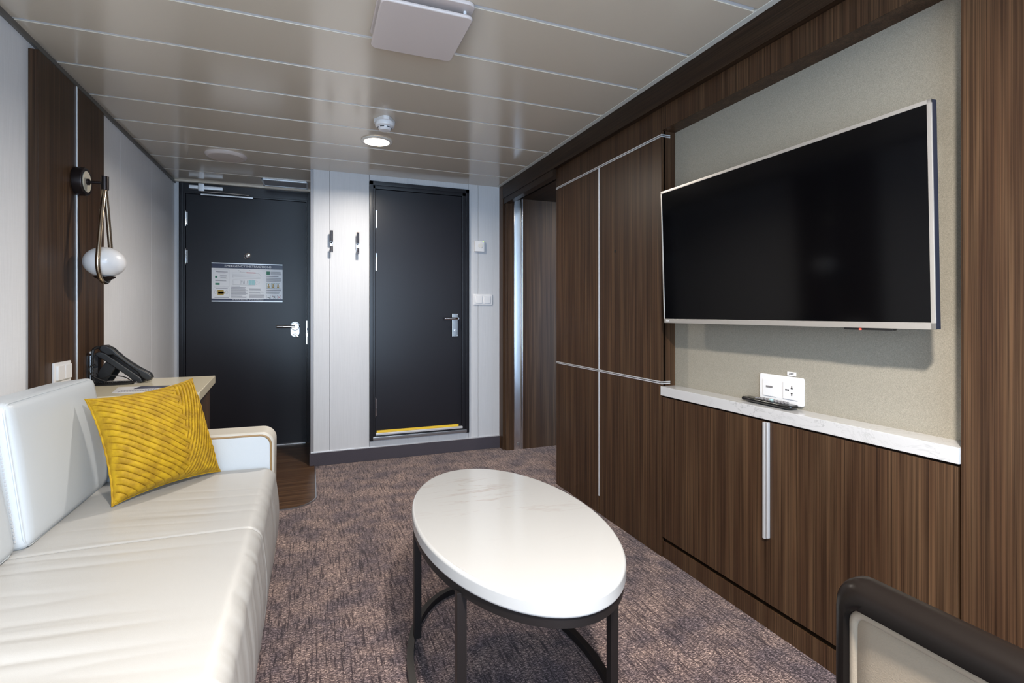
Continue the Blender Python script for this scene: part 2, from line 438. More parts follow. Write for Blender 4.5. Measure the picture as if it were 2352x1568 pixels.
bm = bmesh.new(); box(bm, .003, .023, YB + .001, YB + .02, .09, ZC - .001, bev=.001); struct(build('trim_6', bm, GREY))
# skirting
sk = struct(bx('baseboard_back', SKIRT, (.004, 1.462, YB - .008, YB + .02, 0, .094), bev=.002))
bx('top_edging', ALU, (.004, 1.462, YB - .006, YB + .002, .094, .103), sk, bev=.001)
bx('end_edging', WHITEP, (1.452, 1.461, YB - .010, YB - .006, 0, .103), sk, bev=.001)
bb = struct(bx('baseboard_flank', SKIRT, (-.004, .006, YB - .008, YE, 0.006, .094), bev=.002))

# ------------------------------------------------------------------ bathroom door (door_1)
def yplane(y): return lambda a, b, h: Vector((a, y - h, b))
d1 = thing('door_1', 'x', 'door', (.80, YB, .148)); del d1['label']; del d1['category']; d1['kind'] = 'structure'
bm = bmesh.new()
X0, X1, Z0, Z1 = .413, 1.186, .148, 2.093
for (a, b, c, d, y0) in ((X0, X0 + .028, Z0, Z1, YB - .022), (X1 - .028, X1, Z0, Z1, YB - .022), (X0, X1, Z1 - .03, Z1, YB - .022),
                          (X0 + .025, X0 + .044, Z0, Z1 - .03, YB - .012), (X1 - .055, X1 - .025, Z0, Z1 - .03, YB - .012), (X0 + .025, X1 - .025, Z1 - .055, Z1 - .028, YB - .012),
                          (X0, X1, Z0 + .02, Z0 + .05, YB - .004)):
    box(bm, a, b, y0, YB + .08, c, d, bev=.0025)
build('frame', bm, DOORF, d1)
bx('leaf', DOOR, (.459, 1.130, YB + .004, YB + .044, .196, 2.037), d1, bev=.002)
bx('sill', STEEL, (.437, 1.166, YB - .026, YB + .03, .152, .176), d1, bev=.003)
bx('threshold_strip', ALU, (.459, 1.133, YB - .018, YB + .02, .186, .202), d1, bev=.002)
bx('tape', YELLOWT, (.466, 1.103, YB - .004, YB + .004, .203, .219), d1, bev=.001, label='yellow tape strip')
def hinge(parent, x, y, z0, z1, mat=CHROME):
    bm = bmesh.new(); m = (z0 + z1) / 2
    cyl(bm, (x, y, z0), (x, y, m - .002), .006, seg=12); cyl(bm, (x, y, m + .002), (x, y, z1), .006, seg=12)
    cyl(bm, (x, y, m - .002), (x, y, m + .002), .0045, seg=12); cyl(bm, (x, y, z0 - .012), (x, y, z0), .003, .005, seg=10); cyl(bm, (x, y, z1), (x, y, z1 + .012), .005, .003, seg=10)
    box(bm, x - .004, x + .012, y + .003, y + .006, z0, z1)
    build('hinge', bm, mat, parent)
for z in (1.745, 1.425, .33): hinge(d1, .457, YB - .003, z, z + .13)
hp = bx('handle_plate', STEEL, (1.050, 1.099, YB - .004, YB + .004, .916, 1.100), d1, bev=.004)
bm = bmesh.new()
cyl(bm, (1.085, YB - .004, 1.062), (1.085, YB - .05, 1.062), .010, seg=16)
tube(bm, [(1.085, YB - .05, 1.062), (1.06, YB - .055, 1.062), (1.01, YB - .055, 1.062), (.978, YB - .052, 1.062)], .009, 12)
build('lever', bm, CHROME, hp)
bm = bmesh.new(); cyl(bm, (1.075, YB - .004, .966), (1.075, YB - .014, .966), .008, seg=16); box(bm, 1.066, 1.084, YB - .02, YB - .012, .963, .969, bev=.001)
for x in (1.056, 1.093):
    for z in (.924, 1.092): cyl(bm, (x, YB - .004, z), (x, YB - .006, z), .003, seg=10)
build('lock_knob', bm, CHROME, hp)
bx('strike', CHROME, (1.131, 1.134, YB - .006, YB + .002, .99, 1.05), d1, bev=.0005)

# ------------------------------------------------------------------ entrance door (door_2)
d2 = thing('door_2', 'x', 'door', (-.47, YE, 0)); del d2['label']; del d2['category']; d2['kind'] = 'structure'
bm = bmesh.new()
for (a, b, c, d, y0) in ((-.952, -.925, 0, ZC - .012, YE - .02), (-.02, .003, 0, ZC - .012, YE - .02), (-.952, .003, 2.06, ZC - .012, YE - .012),
                          (-.927, -.910, 0, 2.1, YE - .01), (-.030, -.018, 0, 2.1, YE - .01), (-.927, -.018, 2.047, 2.064, YE - .008)):
    box(bm, a, b, y0, YE + .06, c, d, bev=.002)
build('frame', bm, DOORF, d2)
bx('leaf', DOOR, (-.908, -.031, YE - .002, YE + .04, .010, 2.045), d2, bev=.002)
bx('threshold_strip', ALU, (-.9, -.035, YE - .02, YE + .01, .006, .012), d2, bev=.001)
for z in (1.80, 1.50): hinge(d2, -.908, YE - .008, z, z + .10)
bm = bmesh.new(); box(bm, -.878, -.646, YE - .055, YE - .014, 2.078, 2.106, bev=.004); build('closer_body', bm, ALU, d2)
cb = bx('closer_bracket', ALU, (-.815, -.775, YE - .062, YE - .012, 2.062, 2.122), d2, bev=.004)
bm = bmesh.new(); tube(bm, [(-.795, YE - .06, 2.058), (-.60, YE - .07, 2.056), (-.46, YE - .06, 2.054)], .004, 8); build('closer_arm', bm, STEEL, d2)
bx('closer_rail', ALU, (-.80, -.43, YE - .045, YE - .025, 2.034, 2.045), d2, bev=.002)
bm = bmesh.new(); prism(bm, rrect(.070, .128, .034, 8, -.117, .968), yplane(YE - .002), 0, .006, .002); hp = build('handle_plate', bm, STEEL, d2)
bm = bmesh.new(); lathe(bm, [(.034, 0), (.034, .008), (.028, .012)], plane_M((-.117, YE - .008, .992), (1, 0, 0), (0, 0, 1)), 28)
cyl(bm, (-.117, YE - .02, .992), (-.117, YE - .055, .992), .012, seg=16); build('rose', bm, CHROME, hp)
bm = bmesh.new(); tube(bm, [(-.117, YE - .055, .992), (-.16, YE - .06, .992), (-.22, YE - .06, .992), (-.255, YE - .055, .992)], .0105, 12); build('lever', bm, CHROME, hp)
bm = bmesh.new(); box(bm, -.023, .023, -.012, .012, -.009, .009, bev=.004, M=Matrix.Translation((-.108, YE - .018, .918)) @ Matrix.Rotation(math.radians(40), 4, 'Y')); build('thumb_turn', bm, CHROME, hp)
bm = bmesh.new(); box(bm, -.029, -.020, YE - .014, YE - .004, .84, 1.04, bev=.001); box(bm, -.034, -.014, YE - .022, YE - .006, .905, .935, bev=.002); box(bm, -.034, -.022, YE - .02, YE - .006, .957, .978, bev=.002)
build('strike', bm, CHROME, d2)
bm = bmesh.new(); lathe(bm, [(.020, 0), (.020, .006), (.012, .010), (.0, .010)], plane_M((-.470, YE - .002, 1.577), (1, 0, 0), (0, 0, 1)), 24)
tube(bm, [(-.470 + .016 * math.cos(a) - .012, YE - .014, 1.565 + .016 * math.sin(a)) for a in [i * math.pi / 9 for i in range(18)]], .0025, 8, True)
build('peephole', bm, CHROME, d2)

# emergency sign on the entrance door
sg = thing('emergency_sign', 'emergency instructions board with navy bands on the black entrance door', 'sign', (-.472, YE - .004, 1.197))
PX0, PX1, PZ0, PZ1 = -.731, -.213, 1.197, 1.508
PW, PH = PX1 - PX0, PZ1 - PZ0
bx('board', PAPER, (PX0, PX1, YE - .006, YE - .003, PZ0, PZ1), sg)
bx('holder_rail', ALU, (PX0, PX1, YE - .010, YE - .003, PZ1 - .006, PZ1 + .001), sg, bev=.001)
bx('holder_rail', ALU, (PX0, PX1, YE - .010, YE - .003, PZ0 - .001, PZ0 + .006), sg, bev=.001)
def P(u, v): return PX0 + PW * u, PZ1 - PH * v      # u right, v down, 0..1
def prints(name, rects, mat, y=YE - .0064):
    bm = bmesh.new()
    for (u0, v0, u1, v1) in rects:
        a, c = P(u0, v0); b, d = P(u1, v1); box(bm, a, b, y, YE - .0055, d, c)
    return build(name, bm, mat, sg, smooth=False)
prints('header_band', [(0, .02, 1, .135)], NAVY); prints('footer_band', [(0, .925, 1, .975)], NAVY)
MX = lambda u, v, y=YE - .0068: plane_M((P(u, v)[0], y, P(u, v)[1]), (1, 0, 0), (0, 0, 1))
text('title', 'EMERGENCY INSTRUCTIONS', .0235, MX(.505, .078), WHITEP, sg, sx=1.12)
text('footer_text', 'DO NOT USE ELEVATORS - LIFTS IN AN EMERGENCY', .0095, MX(.505, .95), WHITEP, sg)
def rowsof(u0, u1, v0, v1, n, fill=.45, jag=.15):
    out = []; h = (v1 - v0) / n
    for i in range(n): out.append((u0, v0 + i * h, u1 - random.random() * jag * (u1 - u0), v0 + (i + fill) * h))
    return out
R = []
R += [(.055, .225, .22, .238), (.085, .252, .19, .265)]
R += [(.115, .325, .205, .333), (.108, .345, .21, .353), (.12, .372, .20, .38), (.11, .392, .215, .40)]
R += rowsof(.05, .205, .445, .48, 2, .5) + [(.055, .66, .22, .668), (.04, .895, .235, .905)]
R += rowsof(.265, .40, .59, .605, 1, .7) + rowsof(.27, .47, .62, .64, 1, .5) + rowsof(.265, .50, .655, .83, 9, .45, .3) + rowsof(.265, .50, .85, .905, 3, .5, .4)
R += rowsof(.52, .70, .655, .71, 3, .45) + rowsof(.52, .735, .73, .79, 4, .45, .3) + rowsof(.52, .74, .81, .905, 6, .45, .2)
R += rowsof(.825, .985, .195, .29, 7, .45, .15) + [(.765, .32, .94, .333)] + rowsof(.765, .99, .355, .47, 8, .45, .1)
R += [(.765, .645, .985, .653), (.765, .685, .975, .70)] + rowsof(.765, .98, .72, .79, 5, .45, .2)
prints('small_print', R, INK)
def frame_rect(u0, v0, u1, v1, t=.003):
    return [(u0, v0, u1, v0 + t * 1.6), (u0, v1 - t * 1.6, u1, v1), (u0, v0, u0 + t, v1), (u1 - t, v0, u1, v1)]
prints('boxes', frame_rect(.03, .175, .24, .62, .0016) + frame_rect(.03, .64, .24, .88, .0016), INK)
# ship profile and deck plan drawings
bm = bmesh.new()
def line(pts, r=.0006, closed=False): tube(bm, [(P(u, v)[0], YE - .0066, P(u, v)[1]) for u, v in pts], r, 5, closed)
line([(.285, .25), (.38, .25), (.40, .22), (.47, .24), (.60, .245), (.66, .26), (.69, .33), (.675, .385), (.30, .39), (.285, .33)], closed=True)
for v in (.29, .32, .35): line([(.29, v), (.67, v)], .0004)
line([(.29, .43), (.60, .43), (.61, .50), (.60, .56), (.29, .56), (.285, .50)], closed=True)
line([(.61, .44), (.67, .50), (.61, .555)], .0004); line([(.305, .44), (.305, .55)]); line([(.40, .44), (.40, .55)])
line([(.37, .18), (.40, .21)], .001); line([(.52, .17), (.54, .19)], .0008)
for i in range(5): line([(.41 + i * .02, .45), (.415 + i * .02, .54)], .0009)
for c in (.055, .205):
    line([(c + .018 * math.cos(a), .76 + .045 * math.sin(a)) for a in [i * math.pi / 6 for i in range(12)]], .0005, True)
build('ship_drawing', bm, INK, sg)
for q in [(.51, .435, .545, .555), (.55, .435, .60, .555)]: prints('deck_area', [q], CYANP)
for q in [(.048, .34, .078, .39), (.05, .52, .11, .57), (.765, .19, .815, .285)]: prints('green_icon', [q], GREEN, YE - .0067)
prints('red_mark', [(.48, .23, .61, .25)], REDP, YE - .0068)
prints('yellow_plan', [(.08, .70, .165, .83), (.09, .74, .175, .80)], OCHRE, YE - .0067)
IC = [(.768, .50, .822, .635), (.835, .50, .89, .635), (.905, .50, .96, .635)]
for r_ in IC: prints('icon_frame', frame_rect(*r_, .003), GREEN, YE - .0067)
for (u0, v0, u1, v1) in IC:
    bm = bmesh.new(); x, z = P((u0 + u1) / 2, (v0 + v1) / 2 - .02); lathe(bm, [(.006, 0), (.006, .001)], plane_M((x, YE - .006, z), (1, 0, 0), (0, 0, 1)), 16)
    x, z = P((u0 + u1) / 2, (v0 + v1) / 2 + .03); box(bm, x - .008, x + .008, YE - .007, YE - .0055, z - .007, z + .004, bev=.0005)
    build('life_jacket_icon', bm, OCHRE, sg)
for r_ in ((.765, .82, .825, .93), (.845, .83, .905, .93), (.92, .82, .975, .93)): prints('picture_frame', frame_rect(*r_, .002), INK)
bm = bmesh.new()
line([(.925, .83), (.97, .92)], .0012); line([(.97, .83), (.925, .92)], .0012); line([(.85, .84), (.87, .87)], .001)
build('cross_mark', bm, REDP, sg)
bm = bmesh.new(); line([(.775, .88), (.80, .885), (.82, .91)], .0018); line([(.855, .86), (.875, .865), (.89, .855)], .002); line([(.875, .865), (.87, .91)], .0015); line([(.878, .87), (.893, .905)], .0015)
build('pictogram', bm, BLACKP, sg)

# ------------------------------------------------------------------ things on the back wall
def coat_hook(x, z0, z1, lab):
    t = thing('coat_hook', lab, 'coat hook', (x, YB, z0), 'coat hooks between the two doors')
    bm = bmesh.new(); box(bm, x - .011, x + .011, YB - .008, YB, z0 + .022, z0 + .085, bev=.003); build('base', bm, CHROME, t)
    bm = bmesh.new(); tube(bm, [(x, YB - .006, z0 + .075), (x, YB - .022, z0 + .09), (x, YB - .04, z0 + .12)], [.0075, .007, .0085], 10)
    box(bm, x - .0095, x + .0095, YB - .056, YB - .034, z0 + .075, z1, bev=.003); build('upper_prong', bm, DCHROME, t)
    bm = bmesh.new(); tube(bm, [(x, YB - .006, z0 + .045), (x, YB - .03, z0 + .035), (x, YB - .045, z0 + .03)], .007, 10)
    box(bm, x - .0095, x + .0095, YB - .055, YB - .045, z0, z0 + .045, bev=.003); build('lower_prong', bm, DCHROME, t)
coat_hook(.145, 1.542, 1.70, 'chrome coat hook nearer the entrance door')
coat_hook(.327, 1.538, 1.698, 'chrome coat hook nearer the bathroom door')
t = thing('thermostat', 'square white thermostat with round dial beside the bathroom door', 'thermostat', (1.272, YB, 1.60))
bx('casing', WHITEP, (1.232, 1.313, YB - .026, YB, 1.600, 1.688), t, bev=.004)
bm = bmesh.new(); lathe(bm, [(.020, 0), (.018, .004), (0, .004)], plane_M((1.280, YB - .026, 1.648), (1, 0, 0), (0, 0, 1)), 28); box(bm, 1.272, 1.288, YB - .033, YB - .029, 1.646, 1.650, bev=.001); build('dial', bm, OFFW, t)
bm = bmesh.new(); lathe(bm, [(.004, 0), (.003, .002), (0, .002)], plane_M((1.303, YB - .026, 1.681), (1, 0, 0), (0, 0, 1)), 12); build('indicator', bm, LEDG, t, label='lit green indicator')
t = thing('light_switch', 'white double light switch on the wall below the thermostat', 'light switch', (1.305, YB, 1.172))
bx('plate', WHITEP, (1.226, 1.387, YB - .010, YB, 1.172, 1.258), t, bev=.004)
for a in (1.241, 1.311): bx('rocker', WHITEP, (a, a + .058, YB - .017, YB - .008, 1.186, 1.244), t, bev=.003)

# ------------------------------------------------------------------ left wall wood panel with sconce
t = thing('wall_panel', 'dark walnut wall panel with vertical metal strip behind the globe sconce', 'wall panel', (-.97, 2.785, 0))
bx('board', WOOD, (XL, -.955, 2.452, 2.790, 0.0, 2.098), t, bev=.001)
bx('board', WOOD, (XL, -.955, 2.797, 3.115, 0.0, 2.098), t, bev=.001)
bx('edge_strip', ALU, (XL, -.951, 2.789, 2.798, 0.0, 2.098), t, bev=.001)
def sconce(sx, sy, sz):
    t = thing('wall_sconce', 'unlit globe wall sconce with teardrop metal loop on the walnut panel', 'wall lamp', (-.955, sy, sz))
    Mx = plane_M((-.955, sy, sz), (0, 1, 0), (0, 0, 1))
    bm = bmesh.new(); lathe(bm, [(.060, 0), (.062, .004), (.062, .034), (.059, .038), (0, .038)], Mx, 40); b = build('wall_mount', bm, BRONZE, t)
    bm = bmesh.new(); lathe(bm, [(.046, .037), (.046, .0395), (0, .0395)], Mx, 40); build('face_disc', bm, pbr('sconce_disc', (0.68, 0.62, 0.50), 0.4), b, label='cream disc')
    bm = bmesh.new(); cyl(bm, (-.916, sy, sz), (-.908, sy, sz), .014, seg=20); cyl(bm, (-.91, sy, sz), (sx - .008, sy, sz), .0065, seg=16); build('arm', bm, BRONZE, t)
    bm = bmesh.new(); cyl(bm, (sx, sy, sz - .030), (sx, sy, sz + .030), .015, seg=24); build('arm_fitting', bm, BRONZE, t)
    gz = 1.325; R = .080; pts = []
    # teardrop loop in the plane along the wall
    top = sz - .028; n = 26
    a0 = math.radians(12)
    for i in range(9): f = i / 8; pts.append((sx, sy - .004 - (R + .004 - .004) * (1 - (1 - f) ** 1.35 * 1.0) * 1.0 if False else sy - .005 - (R - .003) * f ** .92, top + (gz + .02 - top) * f))
    for i in range(n + 1):
        a = math.pi + (math.pi) * i / n
        pts.append((sx, sy + (R + .003) * math.cos(a), gz + (R + .006) * math.sin(a)))
    for i in range(8, -1, -1): f = i / 8; pts.append((sx, sy + .005 + (R - .003) * f ** .92, top + (gz + .02 - top) * f))
    bm = bmesh.new(); tube(bm, pts, .0092, 14); build('loop', bm, GOLD, t)
    bm = bmesh.new()
    prof = []
    for i in range(25):
        a = -math.pi / 2 + math.pi * i / 24; prof.append((max(0, .0785 * math.cos(a)) if 0 < i < 24 else 0, .068 * math.sin(a) * (1.0 if a > 0 else .98)))
    # wider-than-tall opal globe
    lathe(bm, prof, Matrix.Translation((sx, sy, gz + .004)), 48, cap=False)
    build('globe', bm, OPAL, t)
    bm = bmesh.new(); lathe(bm, [(0, -.0), (.014, 0), (.034, .012), (.040, .016), (.040, .019), (0, .019)], Matrix.Translation((sx, sy, gz - .079)), 32); build('globe_cap', bm, BRONZE, t)
sconce(-.852, 2.79, 1.682)
t = thing('light_switch', 'white double light switch on the walnut panel behind the sofa back', 'light switch', (-.955, 2.64, .80))
bx('plate', WHITEP, (-.955, -.946, 2.56, 2.715, .815, .902), t, bev=.003)
for a in (2.575, 2.642): bx('rocker', WHITEP, (-.948, -.938, a, a + .060, .830, .890), t, bev=.003)
t = thing('power_socket', 'silver double socket on the walnut panel behind the telephone', 'socket', (-.955, 2.965, .82))
bx('plate', STEEL, (-.955, -.945, 2.925, 3.01, .786, .906), t, bev=.003)
for z in (.80, .852): bx('insert', GREY, (-.946, -.942, 2.94, 2.995, z, z + .042), t, bev=.002)
t = bx('voltage_label', WHITEP, (-.955, -.952, 2.94, 2.968, .913, .923)); tag(t, 'tiny white label above the silver socket', 'label')
text('print', '230V', .008, plane_M((-.9518, 2.954, .918), (0, 1, 0), (0, 0, 1)), BLACKP, t)

# ------------------------------------------------------------------ ceiling fittings
def ceil_M(x, y, z=ZC): return Matrix.Translation((x, y, z)) @ Matrix.Rotation(math.pi, 4, 'X')
t = thing('downlight', 'lit round downlight in the ceiling next to the smoke detector', 'ceiling light', (.374, 3.157, ZC - .012))
bm = bmesh.new(); lathe(bm, [(.074, .002), (.092, .001), (.092, .006), (.084, .010), (.074, .010)], ceil_M(.374, 3.157), 48, cap=False); build('ring', bm, OFFW, t)
bm = bmesh.new(); lathe(bm, [(.075, .004), (.074, .009), (.05, .012), (0, .013)], ceil_M(.374, 3.157), 48); build('lamp_glass', bm, LAMP, t, label='glowing lamp')
t = thing('smoke_detector', 'white smoke detector on the ceiling just in front of the lit downlight', 'smoke detector', (.372, 2.79, ZC - .06))
bm = bmesh.new()
tri = []
for k in range(3):
    for i in range(7):
        a = math.radians(90 + 120 * k - 35 + 70 * i / 6); c = math.radians(90 + 120 * k)
        tri.append((.372 + .030 * math.cos(c) + .030 * math.cos(a), 2.79 - .030 * math.sin(c) - .030 * math.sin(a)))
prism(bm, tri, lambda a, b, h: Vector((a, b, h)), ZC - .020, ZC, .002); build('base', bm, WHITEP, t)
bm = bmesh.new(); lathe(bm, [(.050, .020), (.052, .030), (.049, .040), (.036, .044), (.034, .054), (.026, .062), (0, .064)], ceil_M(.372, 2.79), 40); build('head', bm, WHITEP, t)
bm = bmesh.new()
for k in range(6):
    a = math.radians(30 + 60 * k - 90)
    c, s = math.cos(a), math.sin(a)
    box(bm, -.011, .011, -.002, .002, -.0018, .0018, bev=.0006, M=Matrix.Translation((.372 + .0352 * c, 2.79 + .0352 * s, ZC - .049)) @ Matrix.Rotation(a + math.pi / 2, 4, 'Z'))
build('vent_slots', bm, BLACKP, t)
t = thing('ceiling_speaker', 'round pinkish ceiling speaker near the entrance door', 'speaker', (-.512, 3.812, ZC - .02))
bm = bmesh.new(); lathe(bm, [(.124, .0), (.124, .004), (.116, .014), (.104, .018)], ceil_M(-.512, 3.812), 48, cap=False); build('rim', bm, PINKW, t)
bm = bmesh.new(); lathe(bm, [(.106, .014), (.104, .018), (.06, .021), (0, .022)], ceil_M(-.512, 3.812), 48); build('grille', bm, pbr('speaker_grille', (.52, .46, .43), .6), t)
t = thing('air_diffuser', 'square ceiling air diffuser with drop plate near top of the photo', 'air diffuser', (.362, 1.80, ZC - .05))
bm = bmesh.new(); prism(bm, rrect(.315, .32, .03, 6, .362, 1.790), lambda a, b, h: Vector((a, b, h)), ZC - .014, ZC, .004); build('base_plate', bm, PINKW, t)
bm = bmesh.new()
prism(bm, rrect(.306, .316, .022, 6, .362, 1.806), lambda a, b, h: Vector((a, b, h)), ZC - .049, ZC - .036, .005); build('drop_plate', bm, PINKW, t)
for x in (.235, .49):
    for y in (1.675, 1.93): bm = bmesh.new(); cyl(bm, (x, y, ZC - .037), (x, y, ZC - .012), .006, seg=14); build('spacer', bm, WHITEP, t)
bx('print', GREY, (.455, .495, 1.660, 1.664, ZC - .0486, ZC - .0478), t)
t = thing('air_vent', 'long slatted air vent in the alcove ceiling above the entrance door', 'air vent', (-.18, 4.455, ZC - .01))
bm = bmesh.new()
for d in ((-.349, -.013, 4.350, 4.372), (-.349, -.013, 4.548, 4.57), (-.349, -.335, 4.35, 4.57), (-.027, -.013, 4.35, 4.57)): box(bm, *d, ZC - .010, ZC, bev=.002)
build('frame', bm, STRIP, t)
bm = bmesh.new(); box(bm, -.34, -.02, 4.36, 4.56, ZC - .002, ZC + .001)
for i in range(12): box(bm, -.335, -.027, 4.378 + i * .0145, 4.386 + i * .0145, ZC - .008, ZC - .002)
build('slats', bm, GREY, t)

# ------------------------------------------------------------------ right side: crown, header, niche, wardrobe, counter
struct(bx('trim_7', WOOD_Y, (1.451, 1.478, YR, YB + .01, 2.030, ZC + .01), bev=.001))           # crown
struct(bx('trim_8', WOOD, (XR, 1.93, .758, 1.902, 1.928, 2.05), bev=.001))                       # header above niche
bm = bmesh.new(); box(bm, 1.456, 1.505, 2.962, YB, 1.985, 2.031, bev=.001); struct(build('trim_9', bm, WOOD_Y))   # lintel over the passage
bm = bmesh.new(); box(bm, XR, 1.93, 1.902, 2.962, 2.035, 2.1); box(bm, 1.60, 1.93, 2.962, 4.0, 2.035, 2.1); struct(build('ceiling_plinth', bm, DARK))
bm = bmesh.new(); box(bm, 1.60, 1.93, 2.963, YB, 2.030, 2.034); struct(build('ceiling_passage', bm, WOOD_Y))
struct(bx('wall_niche', FABRIC, (1.557, 1.60, .758, 1.902, .70, 1.93)))
t = tag(bx('wall_panel', WOOD, (XR, 1.93, YR, .7575, 0.0, 2.05), bev=.0012), 'tall walnut panel filling the right edge of the photo', 'wall panel')
# wardrobe
wd = thing('wardrobe', 'tall walnut wardrobe with metal joint strips between passage and television niche', 'wardrobe', (1.76, 2.43, 0))
bx('carcass', WOOD, (1.492, 1.93, 1.902, 2.962, 0, 2.034), wd)
for a, b, c, d in ((1.902, 2.434, .010, .782), (2.442, 2.962, .010, .782), (1.902, 2.434, .792, 1.901), (2.442, 2.962, .792, 1.901)):
    o = bx('door', WOOD, (XR, 1.500, a, b, c, d), wd, bev=.001)
bx('top_rail', WOOD, (XR, 1.500, 1.902, 2.962, 1.911, 2.034), wd, bev=.001)
bx('plinth', WOOD, (1.481, 1.500, 1.902, 2.962, 0, .011), wd)
for z in (.787, 1.906):
    bm = bmesh.new(); box(bm, XR - .003, 1.502, 1.899, 2.964, z - .0065, z - .0015, bev=.001); box(bm, XR - .003, 1.502, 1.899, 2.964, z + .0015, z + .0065, bev=.001)
    box(bm, XR + .001, 1.527, 1.8985, 1.903, z - .0065, z - .0015, bev=.001); box(bm, XR + .001, 1.527, 1.8985, 1.903, z + .0015, z + .0065, bev=.001)
    build('joint_strip', bm, ALU, wd)
bx('upright_strip', ALU, (XR - .003, 1.495, 2.434, 2.442, .098, 1.90), wd, bev=.001)
bm = bmesh.new(); lathe(bm, [(.008, 0), (.008, .0008), (0, .0008)], plane_M((XR, 2.279, 1.425), (0, -1, 0), (0, 0, 1)), 20); build('lock_cap', bm, DARK, wd)
# low cabinet
cb = thing('sideboard', 'low walnut cabinet with two doors below the marble counter', 'cabinet', (1.76, 1.33, 0))
bx('carcass', WOOD, (1.512, 1.93, .758, 1.898, 0.090, .726), cb)
for a, b in ((.764, 1.3335), (1.3365, 1.896)):
    dd = bx('door', WOOD, (XR, 1.499, a, b, .093, .724), cb, bev=.0012)
    y = 1.3335 - .0 if a < 1 else 1.3365
    if a < 1: h = bx('handle', ALU, (1.470, 1.482, 1.315, 1.3225, .322, .7235), dd, bev=.002)
    else: h = bx('handle', ALU, (1.470, 1.482, 1.3275, 1.3385, .316, .7225), dd, bev=.002)
bx('plinth', WOOD, (1.487, 1.9, .758, 1.898, 0, .072), cb)
tag(bx('counter', MARBLE, (1.474, 1.600, .7585, 1.9015, .731, .772), bev=.002), 'white marble counter slab under the television', 'counter')

# television
tv = thing('television', 'large wall mounted flat television with silver frame, switched off', 'television', (1.557, 1.311, 1.058))
TT = math.atan2(.018, .569)      # top leans into the room
Mtv = Matrix.Translation((1.440, 1.311, 1.060)) @ Matrix.Rotation(-TT, 4, 'Y')
# local: -x faces the room, y along the wall, z up; width 1.044, height .569
Wt, Ht = .522, .570
bm = bmesh.new()
box(bm, -.001, .0035, -Wt, -Wt + .0105, 0, Ht, bev=.001, M=Mtv); box(bm, -.001, .0035, Wt - .0075, Wt, 0, Ht, bev=.001, M=Mtv)
box(bm, -.001, .0035, -Wt, Wt, Ht - .0105, Ht, bev=.001, M=Mtv); box(bm, -.001, .0035, -Wt, Wt, 0, .0175, bev=.001, M=Mtv)
build('frame', bm, TVFRAME, tv)
bm = bmesh.new(); box(bm, .0005, .003, -Wt + .008, Wt - .006, .014, Ht - .008, M=Mtv); build('screen', bm, SCREEN, tv, label='black glass screen')
bm = bmesh.new(); box(bm, .0036, .022, -Wt + .0003, Wt - .0003, .0003, Ht - .0003, bev=.002, M=Mtv); box(bm, .02, .05, -.35, .35, .05, .42, bev=.012, M=Mtv); build('rear_case', bm, pbr('tv_side_navy', (0.02, 0.022, 0.035), 0.35), tv)
bm = bmesh.new(); box(bm, 1.49, 1.557, 1.16, 1.46, 1.22, 1.50, bev=.003); build('wall_bracket', bm, BLACKP, tv)
bm = bmesh.new(); box(bm, .002, .02, -.42, -.285, -.006, .001, bev=.002, M=Mtv); ir = build('sensor', bm, BLACKP, tv)
bm = bmesh.new(); box(bm, .0005, .004, -.337, -.331, -.0055, -.002, bev=.0005, M=Mtv); build('standby_light', bm, LEDR, ir, label='red standby light')
text('logo', 'PHILIPS', .0075, Mtv @ plane_M((-.0012, .497, .0088), (0, -1, 0), (0, 0, 1)), WHITEP, tv, sx=.75)

# niche socket, label, switch, remote
def xplane(x): return lambda a, b, h: Vector((x - h, a, b))
t = thing('power_socket', 'white double socket plate on the beige niche wall above the remote', 'socket', (1.557, 1.33, .785))
bm = bmesh.new(); prism(bm, rrect(.178, .098, .006, 4, 1.331, .832), xplane(1.557), 0, .010, .003); build('plate', bm, WHITEP, t)
bm = bmesh.new(); box(bm, 1.5435, 1.549, 1.345, 1.404, .802, .862, bev=.002); build('network_insert', bm, WHITEP, t)
bm = bmesh.new(); box(bm, 1.5425, 1.545, 1.360, 1.388, .833, .840); build('network_slot', bm, GREY, t)
bm = bmesh.new(); box(bm, 1.5435, 1.549, 1.259, 1.318, .802, .862, bev=.002); so = build('outlet_insert', bm, WHITEP, t)
bm = bmesh.new()
def hole(y, z, w, h): box(bm, 1.5425, 1.545, y - w / 2, y + w / 2, z - h / 2, z + h / 2)
hole(1.2815, .846, .003, .007); hole(1.2815, .8415, .007, .003); hole(1.2815, .820, .003, .007); hole(1.2815, .8245, .006, .003)
for y in (1.304, 1.296): lathe(bm, [(.0032, 0), (.0032, .001)], plane_M((1.5435, y, .835), (0, -1, 0), (0, 0, 1)), 12)
hole(1.300, .835, .006, .002)
build('pin_holes', bm, BLACKP, so)
t = tag(bx('voltage_label', WHITEP, (1.553, 1.557, 1.275, 1.308, .8835, .8975), bev=.0005), 'small white 230V label above the white niche socket', 'label')
text('print', '230V', .0095, plane_M((1.5528, 1.2915, .8905), (0, -1, 0), (0, 0, 1)), BLACKP, t)
t = thing('light_switch', 'white wall switch half hidden behind the right edge of the television', 'light switch', (1.557, .89, 1.46))
bx('plate', WHITEP, (1.547, 1.557, .850, .935, 1.462, 1.552), t, bev=.003); bx('rocker', WHITEP, (1.543, 1.549, .866, .919, 1.478, 1.536), t, bev=.002)
t = thing('remote_control', 'black television remote lying on the marble counter', 'remote control', (1.53, 1.36, .772))
Mr = Matrix.Translation((1.526, 1.362, .772)) @ Matrix.Rotation(math.radians(-3), 4, 'Z')
bm = bmesh.new()
